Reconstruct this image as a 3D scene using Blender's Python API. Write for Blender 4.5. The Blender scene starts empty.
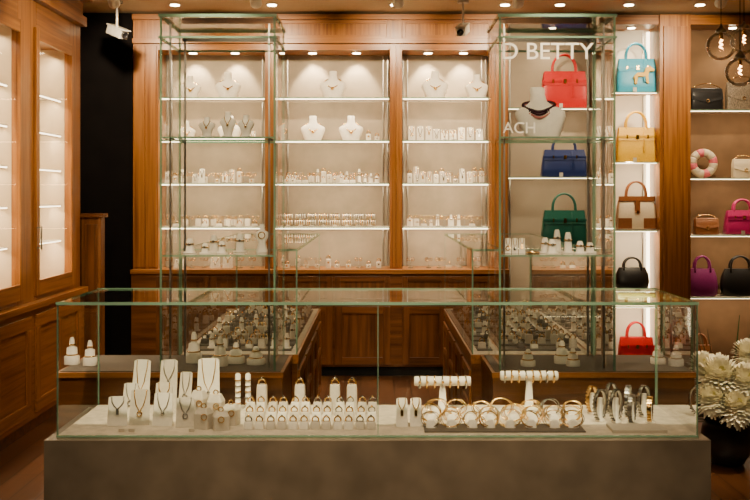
import bpy, math, random
from mathutils import Matrix, Vector
random.seed(7)
S=bpy.context.scene
COL=S.collection
F=985.0; HZ=195.0
def PX(px,Y): return (px-376)*Y/F
def PZ(py,Y): return 1.5-(py-HZ)*Y/F
pi=math.pi
KA=0.72; KS=0.68

# ---------------- materials ----------------
MATS={}
def newmat(name):
    m=bpy.data.materials.new(name); m.use_nodes=True
    nt=m.node_tree; nt.nodes.clear()
    o=nt.nodes.new('ShaderNodeOutputMaterial')
    MATS[name]=m
    return m,nt,o
def N(nt,t,**k):
    n=nt.nodes.new(t)
    for a,v in k.items(): setattr(n,a,v)
    return n
def simple(name,col,rough=0.5,metal=0,var=0.08,scale=30,bump=0.0,spec=0.5,coat=0):
    m,nt,o=newmat(name)
    p=N(nt,'ShaderNodeBsdfPrincipled')
    tc=N(nt,'ShaderNodeTexCoord'); no=N(nt,'ShaderNodeTexNoise'); no.inputs['Scale'].default_value=scale
    nt.links.new(tc.outputs['Object'],no.inputs['Vector'])
    r=N(nt,'ShaderNodeValToRGB')
    r.color_ramp.elements[0].position=0.3; r.color_ramp.elements[1].position=0.7
    r.color_ramp.elements[0].color=[c*(1-var) for c in col]+[1]
    r.color_ramp.elements[1].color=[min(1,c*(1+var)) for c in col]+[1]
    nt.links.new(no.outputs['Fac'],r.inputs['Fac']); nt.links.new(r.outputs['Color'],p.inputs['Base Color'])
    p.inputs['Roughness'].default_value=rough; p.inputs['Metallic'].default_value=metal
    p.inputs['Specular IOR Level'].default_value=spec
    p.inputs['Coat Weight'].default_value=coat
    if bump:
        b=N(nt,'ShaderNodeBump'); b.inputs['Strength'].default_value=bump; b.inputs['Distance'].default_value=0.002
        nt.links.new(no.outputs['Fac'],b.inputs['Height']); nt.links.new(b.outputs['Normal'],p.inputs['Normal'])
    nt.links.new(p.outputs[0],o.inputs[0]); return m
def wood(name,c1,c2,c3,sc,rough=0.33):
    m,nt,o=newmat(name)
    p=N(nt,'ShaderNodeBsdfPrincipled'); tc=N(nt,'ShaderNodeTexCoord'); mp=N(nt,'ShaderNodeMapping')
    mp.inputs['Scale'].default_value=sc
    no=N(nt,'ShaderNodeTexNoise'); no.inputs['Scale'].default_value=2.0; no.inputs['Detail'].default_value=6; no.inputs['Distortion'].default_value=0.4
    nt.links.new(tc.outputs['Object'],mp.inputs['Vector']); nt.links.new(mp.outputs[0],no.inputs['Vector'])
    r=N(nt,'ShaderNodeValToRGB'); cr=r.color_ramp
    cr.elements[0].position=0.28; cr.elements[0].color=c1+[1]
    cr.elements[1].position=0.74; cr.elements[1].color=c3+[1]
    e=cr.elements.new(0.5); e.color=c2+[1]
    nt.links.new(no.outputs['Fac'],r.inputs['Fac']); nt.links.new(r.outputs['Color'],p.inputs['Base Color'])
    p.inputs['Roughness'].default_value=rough; p.inputs['Specular IOR Level'].default_value=0.35
    b=N(nt,'ShaderNodeBump'); b.inputs['Strength'].default_value=0.12; b.inputs['Distance'].default_value=0.002
    nt.links.new(no.outputs['Fac'],b.inputs['Height']); nt.links.new(b.outputs['Normal'],p.inputs['Normal'])
    nt.links.new(p.outputs[0],o.inputs[0])
W1,W2,W3=[0.135,0.042,0.006],[0.255,0.092,0.015],[0.36,0.145,0.028]
wood('wood_v',W1,W2,W3,(22,22,0.7))
wood('wood_h',W1,W2,W3,(0.7,22,22))
wood('wood_y',W1,W2,W3,(22,0.7,22))
D1,D2,D3=[0.055,0.017,0.003],[0.13,0.043,0.008],[0.20,0.072,0.015]
wood('wood_dk',D1,D2,D3,(0.8,14,14))
wood('wood_dkv',D1,D2,D3,(14,14,0.8))
def glass(name,tint,refl=1.0):
    m,nt,o=newmat(name)
    t=N(nt,'ShaderNodeBsdfTransparent'); t.inputs[0].default_value=tint+[1]
    g=N(nt,'ShaderNodeBsdfGlossy'); g.inputs['Roughness'].default_value=0.0; g.inputs[0].default_value=(1,1,1,1)
    f2=N(nt,'ShaderNodeLayerWeight'); f2.inputs['Blend'].default_value=0.22
    mu=N(nt,'ShaderNodeMath',operation='MULTIPLY'); mu.inputs[1].default_value=refl
    nt.links.new(f2.outputs['Fresnel'],mu.inputs[0])
    cl=N(nt,'ShaderNodeMath',operation='MINIMUM'); cl.inputs[1].default_value=0.8
    nt.links.new(mu.outputs[0],cl.inputs[0])
    mx=N(nt,'ShaderNodeMixShader'); nt.links.new(cl.outputs[0],mx.inputs[0]); nt.links.new(t.outputs[0],mx.inputs[1]); nt.links.new(g.outputs[0],mx.inputs[2])
    nt.links.new(mx.outputs[0],o.inputs[0])
glass('glass',[0.985,0.992,0.985],0.75)
glass('glass_door',[0.99,0.99,0.985],0.3)
glass('glass_shelf',[0.88,0.95,0.90],1.0)
m,nt,o=newmat('glass_edge')
p=N(nt,'ShaderNodeBsdfPrincipled'); p.inputs['Base Color'].default_value=(0.25,0.39,0.28,1); p.inputs['Roughness'].default_value=0.06
p.inputs['Coat Weight'].default_value=0.8
tr=N(nt,'ShaderNodeBsdfTransparent'); tr.inputs[0].default_value=(0.62,0.84,0.68,1)
mx=N(nt,'ShaderNodeMixShader'); mx.inputs[0].default_value=0.6
nt.links.new(tr.outputs[0],mx.inputs[1]); nt.links.new(p.outputs[0],mx.inputs[2]); nt.links.new(mx.outputs[0],o.inputs[0])
def emit(name,col,st):
    m,nt,o=newmat(name); e=N(nt,'ShaderNodeEmission'); e.inputs[0].default_value=col+[1]; e.inputs[1].default_value=st
    nt.links.new(e.outputs[0],o.inputs[0])
emit('led',[1,0.78,0.48],9.0)
emit('lamp',[1,0.76,0.45],40.0)
emit('filament',[1,0.5,0.18],40.0)
simple('white',[0.76,0.705,0.60],0.5,var=0.04,scale=60,spec=0.3)
simple('white2',[0.56,0.50,0.41],0.5,var=0.06,scale=60,spec=0.3)
simple('acrylic',[0.30,0.27,0.23],0.15,var=0.1,scale=40)
simple('whitebox',[0.50,0.44,0.35],0.5,var=0.04,scale=60,spec=0.3)
simple('gold',[0.80,0.52,0.18],0.2,1.0,var=0.04)
simple('silver',[0.42,0.41,0.385],0.2,1.0,var=0.04)
simple('steel',[0.30,0.28,0.25],0.35,1.0,var=0.05)
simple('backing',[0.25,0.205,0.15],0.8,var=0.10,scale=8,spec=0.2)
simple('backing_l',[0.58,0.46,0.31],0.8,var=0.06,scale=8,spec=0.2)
simple('backing_bag',[0.27,0.215,0.155],0.8,var=0.06,scale=5,spec=0.2)
simple('backing_white',[0.66,0.60,0.51],0.8,var=0.04,scale=5,spec=0.2)
simple('backing_brown',[0.15,0.085,0.042],0.75,var=0.15,scale=6,spec=0.2)
simple('black',[0.005,0.005,0.005],0.7,var=0.2,spec=0.15)
simple('blackgloss',[0.012,0.011,0.012],0.25,var=0.2)
simple('darkwall',[0.004,0.003,0.003],0.9,var=0.2,scale=6,spec=0.08)
simple('ceiling',[0.50,0.36,0.20],0.85,var=0.03)
simple('plaster',[0.25,0.16,0.09],0.85,var=0.05)
simple('frontwall',[0.03,0.022,0.016],0.85,var=0.05)
simple('stone',[0.125,0.095,0.066],0.45,var=0.20,scale=7,bump=0.25)
simple('deck',[0.55,0.475,0.37],0.6,var=0.16,scale=26,bump=0.2,spec=0.3)
simple('tray',[0.11,0.09,0.07],0.6,var=0.08,scale=40,spec=0.3)
simple('l_red',[0.46,0.006,0.005],0.42,var=0.08,scale=90,bump=0.2,spec=0.35)
simple('l_navy',[0.008,0.018,0.09],0.42,var=0.08,scale=90,bump=0.2,spec=0.35)
simple('l_green',[0.003,0.065,0.045],0.42,var=0.08,scale=90,bump=0.2,spec=0.35)
simple('l_sky',[0.03,0.33,0.52],0.42,var=0.08,scale=90,bump=0.2,spec=0.35)
simple('l_yellow',[0.74,0.42,0.005],0.42,var=0.08,scale=90,bump=0.2,spec=0.35)
simple('l_cream',[0.62,0.51,0.34],0.5,var=0.05,scale=90,bump=0.2)
simple('l_tan',[0.22,0.075,0.02],0.4,var=0.1,scale=90,bump=0.2)
simple('l_black',[0.008,0.007,0.007],0.38,var=0.1,scale=90,bump=0.3,spec=0.35)
simple('l_olive',[0.13,0.14,0.015],0.4,var=0.1,scale=90,bump=0.2)
simple('l_magenta',[0.36,0.010,0.10],0.4,var=0.1,scale=90,bump=0.2,spec=0.35)
simple('l_purple',[0.16,0.012,0.10],0.4,var=0.1,scale=90,bump=0.2,spec=0.35)
simple('l_pink',[0.66,0.13,0.16],0.5,var=0.1,scale=90)
simple('check',[0.16,0.12,0.08],0.5,var=0.8,scale=120)
simple('bead',[0.03,0.010,0.015],0.2,var=0.3,scale=60)
simple('beadpink',[0.45,0.17,0.14],0.25,var=0.2,scale=60)
simple('petal',[0.90,0.84,0.62],0.7,var=0.05,scale=40,spec=0.2)
simple('petal_in',[0.66,0.60,0.24],0.7,var=0.1,scale=40,spec=0.2)
simple('leaf',[0.022,0.048,0.010],0.5,var=0.35,scale=20,spec=0.3)
simple('pot',[0.025,0.020,0.016],0.35,var=0.25,scale=12)
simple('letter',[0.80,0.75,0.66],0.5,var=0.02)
glass('bulbglass',[0.95,0.93,0.9],1.5)
m,nt,o=newmat('floorwood')
p=N(nt,'ShaderNodeBsdfPrincipled'); tc=N(nt,'ShaderNodeTexCoord'); br=N(nt,'ShaderNodeTexBrick')
mp=N(nt,'ShaderNodeMapping'); mp.inputs['Rotation'].default_value=(0,0,pi/2)
br.inputs['Scale'].default_value=1.0; br.inputs['Brick Width'].default_value=1.2; br.inputs['Row Height'].default_value=0.13
br.inputs['Mortar Size'].default_value=0.003; br.inputs['Color1'].default_value=(0.070,0.024,0.007,1); br.inputs['Color2'].default_value=(0.14,0.052,0.016,1); br.inputs['Mortar'].default_value=(0.01,0.005,0.003,1)
mp2=N(nt,'ShaderNodeMapping'); mp2.inputs['Scale'].default_value=(20,1,1)
no=N(nt,'ShaderNodeTexNoise'); no.inputs['Scale'].default_value=2; no.inputs['Detail'].default_value=5
mixc=N(nt,'ShaderNodeMixRGB',blend_type='MULTIPLY'); mixc.inputs[0].default_value=0.6
nt.links.new(tc.outputs['Object'],mp.inputs[0]); nt.links.new(mp.outputs[0],br.inputs['Vector'])
nt.links.new(tc.outputs['Object'],mp2.inputs[0]); nt.links.new(mp2.outputs[0],no.inputs['Vector'])
nt.links.new(br.outputs['Color'],mixc.inputs[1]); nt.links.new(no.outputs['Fac'],mixc.inputs[2]); nt.links.new(mixc.outputs[0],p.inputs['Base Color'])
p.inputs['Roughness'].default_value=0.30
nt.links.new(p.outputs[0],o.inputs[0])

# ---------------- mesh builder ----------------
class B:
    def __init__(s): s.v=[]; s.f=[]; s.m=[]; s.s=[]; s.mats=[]; s.M=Matrix()
    def mi(s,n):
        if n not in s.mats: s.mats.append(n)
        return s.mats.index(n)
    def add(s,vs,fs,mat,smooth=False,M=None):
        k=len(s.v); T=s.M@M if M is not None else s.M
        s.v+= [T@Vector(p) for p in vs]; i=s.mi(mat)
        for f in fs: s.f.append([k+a for a in f]); s.m.append(i); s.s.append(smooth)
    def box(s,x0,x1,y0,y1,z0,z1,mat,M=None):
        vs=[(x0,y0,z0),(x1,y0,z0),(x1,y1,z0),(x0,y1,z0),(x0,y0,z1),(x1,y0,z1),(x1,y1,z1),(x0,y1,z1)]
        fs=[(0,3,2,1),(4,5,6,7),(0,1,5,4),(1,2,6,5),(2,3,7,6),(3,0,4,7)]
        s.add(vs,fs,mat,False,M)
    def quad(s,a,b,c,d,mat): s.add([a,b,c,d],[(0,1,2,3)],mat)
    def lathe(s,prof,mat,seg=20,M=None,sx=1,sy=1,caps=True):
        vs=[];fs=[]
        for r,z in prof:
            for i in range(seg):
                a=2*pi*i/seg; vs.append((r*sx*math.cos(a),r*sy*math.sin(a),z))
        n=len(prof)
        for j in range(n-1):
            for i in range(seg):
                k=(i+1)%seg; fs.append((j*seg+i,j*seg+k,(j+1)*seg+k,(j+1)*seg+i))
        s.add(vs,fs,mat,True,M)
        if caps:
            if prof[0][0]>1e-4: s.add(vs[:seg],[tuple(reversed(range(seg)))],mat,False,M)
            if prof[-1][0]>1e-4: s.add(vs[-seg:],[tuple(range(seg))],mat,False,M)
    def loft(s,secs,mat,ex=4,seg=24,M=None,smooth=True):
        vs=[];fs=[]
        for q in secs:
            z,hw,hd=q[:3]; xo=q[3] if len(q)>3 else 0; yo=q[4] if len(q)>4 else 0
            for i in range(seg):
                a=2*pi*(i+0.5)/seg; c,d=math.cos(a),math.sin(a)
                vs.append((xo+hw*math.copysign(abs(c)**(2/ex),c),yo+hd*math.copysign(abs(d)**(2/ex),d),z))
        n=len(secs)
        for j in range(n-1):
            for i in range(seg):
                k=(i+1)%seg; fs.append((j*seg+i,j*seg+k,(j+1)*seg+k,(j+1)*seg+i))
        s.add(vs,fs,mat,smooth,M)
        s.add(vs[:seg],[tuple(reversed(range(seg)))],mat,False,M); s.add(vs[-seg:],[tuple(range(seg))],mat,False,M)
    def tube(s,pts,r,mat,seg=6,closed=False,M=None,flat=1.0):
        P=[Vector(p) for p in pts]; n=len(P); vs=[];fs=[]
        up0=None
        for i,p in enumerate(P):
            a=P[(i-1)%n] if (closed or i>0) else P[i]; b=P[(i+1)%n] if (closed or i<n-1) else P[i]
            t=(b-a)
            if t.length<1e-9: t=Vector((0,0,1))
            t.normalize()
            if up0 is None:
                up0=Vector((0,1,0)) if abs(t.y)<0.9 else Vector((0,0,1))
            u=(up0-t*up0.dot(t))
            if u.length<1e-6: u=Vector((1,0,0))
            u.normalize(); up0=u; w=t.cross(u)
            rr=r[i] if isinstance(r,(list,tuple)) else r
            for k in range(seg):
                an=2*pi*k/seg; vs.append(p+u*math.cos(an)*rr*flat+w*math.sin(an)*rr)
        m=n if closed else n-1
        for j in range(m):
            j2=(j+1)%n
            for k in range(seg):
                k2=(k+1)%seg; fs.append((j*seg+k,j*seg+k2,j2*seg+k2,j2*seg+k))
        if not closed: fs.append(tuple(reversed(range(seg)))); fs.append(tuple(range((n-1)*seg,n*seg)))
        s.add(vs,fs,mat,True,M)
    def torus(s,R,r,mat,M=None,n=20,seg=6,sx=1.0,flat=1.0):
        pts=[(R*sx*math.cos(2*pi*i/n),0,R*math.sin(2*pi*i/n)) for i in range(n)]; s.tube(pts,r,mat,seg,True,M,flat)
    def sph(s,c,r,mat,seg=10,rings=6,sz=1):
        prof=[(r*math.sin(pi*j/rings)+1e-5,-r*sz*math.cos(pi*j/rings)) for j in range(rings+1)]
        s.lathe(prof,mat,seg,Matrix.Translation(c),caps=False)
    def done(s,name,bevel=0,parent=None):
        xs=[v.x for v in s.v];ys=[v.y for v in s.v];zs=[v.z for v in s.v]
        c=Vector(((min(xs)+max(xs))/2,(min(ys)+max(ys))/2,min(zs)))
        me=bpy.data.meshes.new(name); me.from_pydata([v-c for v in s.v],[],s.f)
        for n in s.mats: me.materials.append(MATS[n])
        for i,p in enumerate(me.polygons): p.material_index=s.m[i]; p.use_smooth=s.s[i]
        me.update()
        o=bpy.data.objects.new(name,me); o.location=c; COL.objects.link(o)
        if bevel:
            b=o.modifiers.new('bevel','BEVEL'); b.width=bevel; b.segments=2; b.limit_method='ANGLE'; b.angle_limit=1.0
        return o
T=Matrix.Translation
def R(a,ax): return Matrix.Rotation(a,4,ax)

# ---------------- room shell ----------------
XL,XR,YF,YB,ZC=-2.66,3.46,-1.6,8.56,3.02
b=B(); b.box(XL,XR,YF,YB,-0.05,0,'floorwood'); b.done('floor')
b=B(); b.box(XL,XR,YF,YB,ZC,ZC+0.05,'ceiling'); b.done('ceiling')
b=B(); b.box(XL-0.05,XR+0.05,YB,YB+0.05,0,ZC,'plaster'); b.done('wall_back')
b=B(); b.box(XL-0.05,XL,YF,YB,0,ZC,'plaster'); b.done('wall_left')
b=B(); b.box(XR,XR+0.05,YF,YB,0,ZC,'plaster'); b.done('wall_right')
b=B(); b.box(XL-0.05,XR+0.05,YF-0.05,YF,0,ZC,'frontwall'); b.done('wall_front')
b=B(); b.box(XL+0.005,-2.03,8.2,8.55,0.002,3.015,'darkwall'); b.box(XL+0.005,-2.03,8.19,8.2,0.002,0.1,'black'); b.done('trim_1')

LC=(1,0.78,0.49)
def arealight(name,x,y,z,sx,sy,e,rot=(0,0,0),col=LC):
    l=bpy.data.lights.new(name,'AREA'); l.shape='RECTANGLE'; l.size=sx; l.size_y=sy; l.energy=e*KA; l.color=col
    o=bpy.data.objects.new(name,l); o.location=(x,y,z); o.rotation_euler=rot; COL.objects.link(o); return o
def spot(name,loc,tgt,e,ang=60,blend=0.7,col=(1,0.79,0.51),r=0.03):
    l=bpy.data.lights.new(name,'SPOT'); l.energy=e*KS; l.spot_size=math.radians(ang); l.spot_blend=blend; l.color=col; l.shadow_soft_size=r
    o=bpy.data.objects.new(name,l); o.location=loc; d=Vector(tgt)-Vector(loc); o.rotation_euler=d.to_track_quat('-Z','Y').to_euler(); COL.objects.link(o); return o

# ---------------- back wall cabinet (bays 1-3) ----------------
Y0=8.2; YR=8.5
def framed(b,x0,x1,z0,z1,y,mat='wood_v',mat2='wood_h',fw=0.07,dp=0.014,field='wood_v'):
    b.box(x0,x1,y-0.004,y,z0,z1,field)
    b.box(x0,x0+fw,y-dp-0.004,y-0.004,z0,z1,mat); b.box(x1-fw,x1,y-dp-0.004,y-0.004,z0,z1,mat)
    b.box(x0+fw,x1-fw,y-dp-0.004,y-0.004,z1-fw,z1,mat2); b.box(x0+fw,x1-fw,y-dp-0.004,y-0.004,z0,z0+fw,mat2)
bays=[(PX(158,Y0),PX(265,Y0)),(PX(278,Y0),PX(390,Y0)),(PX(402,Y0),PX(492,Y0))]
SZ=[PZ(97,Y0),PZ(140,Y0),PZ(183,Y0),PZ(227,Y0)]
b=B()
xl,xr=PX(133,Y0),PX(508,Y0)
TOP=PZ(50,Y0)
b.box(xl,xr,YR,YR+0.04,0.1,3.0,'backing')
edges=[xl]+[e for ab in bays for e in ab]+[xr]
for i in range(0,8,2):
    b.box(edges[i],edges[i+1],Y0,YR,0.0,3.0,'wood_v')
    xm=(edges[i]+edges[i+1])/2; hw=(edges[i+1]-edges[i])/2
    b.box(xm-hw+0.012,xm-0.004,Y0-0.012,Y0,0.9,2.74,'wood_v'); b.box(xm+0.004,xm+hw-0.012,Y0-0.012,Y0,0.9,2.74,'wood_v')
for a,c in bays:
    b.box(a,c,Y0,YR,TOP,3.0,'wood_h')
b.box(xl,xr,Y0-0.03,Y0,2.76,2.80,'wood_h'); b.box(xl,xr,Y0-0.04,Y0,2.955,3.0,'wood_h')
for a,c in bays: framed(b,a,c,2.80,2.955,Y0,fw=0.03,dp=0.01)
b.box(xl,xr,Y0-0.06,Y0,0.08,0.85,'wood_dk'); b.box(xl,xr,Y0-0.03,Y0,0.0,0.08,'black')
b.box(xl,xr,Y0-0.09,YR,0.85,0.885,'wood_h')
for a,c in bays:
    m2=(a+c)/2
    for u,w in ((a,m2-0.01),(m2+0.01,c)):
        for z0,z1,fw in ((0.6,0.83,0.045),(0.1,0.58,0.06)): framed(b,u,w,z0,z1,Y0-0.06,'wood_dkv','wood_dk',fw=fw,field='wood_dkv')
        b.tube([((u+w)/2-0.05,Y0-0.11,0.715),((u+w)/2+0.05,Y0-0.11,0.715)],0.005,'steel')
        for q in(-0.045,0.045): b.tube([((u+w)/2+q,Y0-0.075,0.715),((u+w)/2+q,Y0-0.11,0.715)],0.004,'steel')
for a,c in bays:
    for z in SZ:
        b.box(a+0.003,c-0.003,Y0+0.03,YR-0.005,z-0.006,z,'whitebox'); b.box(a+0.003,c-0.003,Y0+0.018,Y0+0.03,z-0.01,z,'glass_edge')
        b.box(a+0.01,c-0.01,Y0+0.035,Y0+0.05,z-0.018,z-0.0065,'led')
    for q in (a+0.012,c-0.022,a+0.05,c-0.06):
        b.box(q,q+0.01,YR-0.012,YR-0.002,0.9,TOP-0.01,'steel')
    for t in (0.3,0.7):
        b.lathe([(0.045,0),(0.045,0.006)],'steel',20,T((a+(c-a)*t,Y0+0.13,TOP-0.008))); b.lathe([(0.033,0),(0.033,0.003)],'lamp',20,T((a+(c-a)*t,Y0+0.13,TOP-0.012)))
b.done('wall_display_cabinet',0.002)
for a,c in bays:
    xm=(a+c)/2
    for t in (0.3,0.7): spot('downlight',(a+(c-a)*t,Y0+0.17,TOP-0.02),(a+(c-a)*t,Y0+0.33,2.35),66,74,0.4)
    for i,z in enumerate(SZ):
        arealight('shelf_led',xm,Y0+0.055,z-0.02,(c-a)*0.95,0.02,8.0,(math.radians(30),0,0))

# ---------------- bag shelving (bays 4-6) ----------------
b=B()
bx=[(PX(508,Y0),PX(603,Y0)),(PX(612,Y0),PX(659,Y0)),(PX(690,Y0),3.42)]
T2=2.92
b.box(bx[0][0],bx[0][1]+0.03,YR,YR+0.04,0.05,3.0,'backing_bag'); b.box(bx[0][1]+0.03,bx[1][1]+0.01,YR,YR+0.04,0.05,3.0,'backing_white'); b.box(bx[2][0],3.42,YR,YR+0.04,0.05,3.0,'backing_brown')
b.box(bx[0][1],bx[1][0],Y0,YR,0,3.0,'wood_v'); b.box(bx[1][1],bx[2][0],Y0-0.02,YR,0,3.0,'wood_v')
b.box(bx[1][1]+0.03,bx[2][0]-0.03,Y0-0.035,Y0-0.02,0.1,2.9,'wood_v'); b.box(3.42,3.455,Y0,YR,0,3.0,'wood_v')
b.box(bx[0][0]-0.02,bx[0][0],Y0+0.001,YR,0,3.0,'wood_v')
for a,c in bx: b.box(a,c,Y0,YR,T2,3.0,'wood_h'); b.box(a,c,Y0+0.01,YR,0.0,0.028,'wood_h')
shz=[[108,177,247,315],[92,162,230,290,306],[110,178,235,297]]
SH=[[PZ(q,Y0+0.05) for q in r] for r in shz]
for (a,c),r in zip(bx,SH):
    for z in r:
        b.box(a+0.003,c-0.003,Y0+0.03,YR-0.005,z-0.008,z,'whitebox'); b.box(a+0.003,c-0.003,Y0+0.018,Y0+0.03,z-0.01,z,'glass_edge')
        b.box(a+0.01,c-0.01,Y0+0.035,Y0+0.045,z-0.014,z-0.0085,'led')
    for q in (a+0.05,c-0.06): b.box(q,q+0.012,YR-0.01,YR-0.001,0.1,T2-0.02,'steel')
b.box(bx[1][1]-0.03,bx[1][1]-0.004,YR-0.04,YR-0.02,0.05,2.9,'led')
for a,c in bx:
    b.lathe([(0.04,0),(0.04,0.006)],'steel',20,T(((a+c)/2,Y0+0.13,T2-0.008))); b.lathe([(0.03,0),(0.03,0.003)],'lamp',20,T(((a+c)/2,Y0+0.13,T2-0.012)))
b.done('handbag_display_shelving',0.002)
for k,((a,c),r) in enumerate(zip(bx,SH)):
    xm=(a+c)/2
    spot('downlight',(xm,Y0+0.12,T2-0.03),(xm,Y0+0.22,2.2),[18,20,24][k],110,0.8)
    for z in r: arealight('shelf_led',xm,Y0+0.05,z-0.018,(c-a)*0.9,0.02,[4,3.8,4.5][k],(math.radians(20),0,0))

# ---------------- left wall cabinet ----------------
b=B(); XF=-2.2; XB=-2.64
ya,yb=3.6,7.33
ops=[(4.1,4.95),(5.2,6.05),(6.38,7.08)]
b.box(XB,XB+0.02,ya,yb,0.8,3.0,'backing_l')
b.box(XB,XF+0.03,ya,yb,0.08,0.78,'wood_y'); b.box(XB,XF+0.0,ya,yb,0,0.08,'wood_dk'); b.box(XB,XF+0.06,ya,yb,0.78,0.82,'wood_y')
zb,zt=0.95,2.50
ys=[ya]+[e for q in ops for e in q]+[yb]
for i in range(0,8,2):
    b.box(XF-0.04,XF,ys[i],ys[i+1],0.82,2.75,'wood_v')
    b.box(XB+0.02,XF-0.04,ys[i],ys[i+1],0.82,2.75,'backing_l')
for u,w in ops:
    b.box(XB+0.02,XF,u,w,0.82,zb-0.05,'wood_y'); b.box(XB+0.02,XF,u,w,zt+0.04,2.75,'wood_y')
    fw=0.05
    b.box(XF,XF+0.02,u-fw,u+0.01,zb-0.1,zt+0.08,'wood_v'); b.box(XF,XF+0.02,w-0.01,w+fw,zb-0.1,zt+0.08,'wood_v')
    b.box(XF,XF+0.02,u+0.01,w-0.01,zt,zt+0.08,'wood_y'); b.box(XF,XF+0.02,u+0.01,w-0.01,zb-0.1,zb,'wood_y')
    b.quad((XF+0.006,u,zb),(XF+0.006,w,zb),(XF+0.006,w,zt),(XF+0.006,u,zt),'glass_door')
    for z in (1.18,1.43,1.68,1.93,2.18):
        b.box(XB+0.03,XF-0.06,u,w,z-0.006,z,'whitebox'); b.box(XF-0.075,XF-0.065,u,w,z-0.014,z-0.006,'led')
    b.box(XF+0.03,XF+0.045,u-0.12,w+0.12,0.12,0.20,'wood_y'); b.box(XF+0.03,XF+0.045,u-0.12,w+0.12,0.66,0.74,'wood_y')
    for q in (u-0.12,(u+w)/2-0.04,w+0.04): b.box(XF+0.03,XF+0.045,q,q+0.08,0.2,0.66,'wood_v')
b.box(XB,XF+0.05,ya,yb,2.75,2.82,'wood_y'); b.box(XB,XF+0.02,ya,yb,2.82,2.93,'wood_y'); b.box(XB,XF+0.09,ya,yb,2.93,3.0,'wood_y')
b.tube([(XF+0.05,6.33,1.15),(XF+0.05,6.33,1.3)],0.006,'steel')
for z in (1.16,1.29): b.tube([(XF+0.02,6.33,z),(XF+0.05,6.33,z)],0.005,'steel')
b.done('side_wall_cabinet',0.003)
for u,w in ops[1:]:
    for z in (1.18,1.43,1.68,1.93,2.18,2.5): arealight('cabinet_led',-2.29,(u+w)/2,z-0.02,0.02,(w-u)*0.9,7.0,(0,math.radians(25),0))

b=B(); b.box(-2.22,-2.07,7.42,7.52,0.003,1.33,'wood_dkv'); b.box(-2.24,-2.05,7.4,7.54,1.33,1.36,'wood_dk'); b.box(-2.19,-2.10,7.405,7.42,0.1,0.62,'wood_dkv'); b.box(-2.19,-2.10,7.405,7.42,0.66,1.28,'wood_dkv')
b.done('podium_cabinet',0.003)

# ---------------- front showcase ----------------
CX0,CX1=-1.297,1.308; CY0,CY1=4.0,4.6; DZ=0.52; CT=1.053
b=B()
b.box(CX0-0.045,CX1+0.045,CY0-0.02,CY1+0.005,0.0,DZ-0.012,'stone')
b.box(CX0,CX1,CY0,CY1,DZ-0.012,DZ,'deck')
b.quad((CX0,CY0,DZ),(CX1,CY0,DZ),(CX1,CY0,CT),(CX0,CY0,CT),'glass')
b.quad((CX0,CY1,DZ),(CX1,CY1,DZ),(CX1,CY1,CT),(CX0,CY1,CT),'glass')
b.quad((CX0,CY0,DZ),(CX0,CY1,DZ),(CX0,CY1,CT),(CX0,CY0,CT),'glass')
b.quad((CX1,CY0,DZ),(CX1,CY1,DZ),(CX1,CY1,CT),(CX1,CY0,CT),'glass')
b.quad((CX0,CY0,CT+0.01),(CX1,CY0,CT+0.01),(CX1,CY1,CT+0.01),(CX0,CY1,CT+0.01),'glass_shelf')
for x in (CX0,CX1-0.006):
    for y in (CY0,CY1-0.006): b.box(x,x+0.006,y,y+0.006,DZ,CT,'glass_edge')
    b.box(x,x+0.006,CY0+0.006,CY1-0.006,CT,CT+0.01,'glass_edge')
for y in (CY0-0.003,CY1-0.003): b.box(CX0-0.003,CX1+0.003,y,y+0.006,CT,CT+0.012,'glass_edge')
xm=PX(378,CY0); b.box(xm-0.0015,xm+0.0015,CY0-0.001,CY0+0.004,DZ,CT,'glass_edge')
b.box(CX0,CX1,CY0-0.004,CY0+0.004,DZ-0.003,DZ+0.004,'glass_edge')
b.done('glass_showcase')

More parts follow.
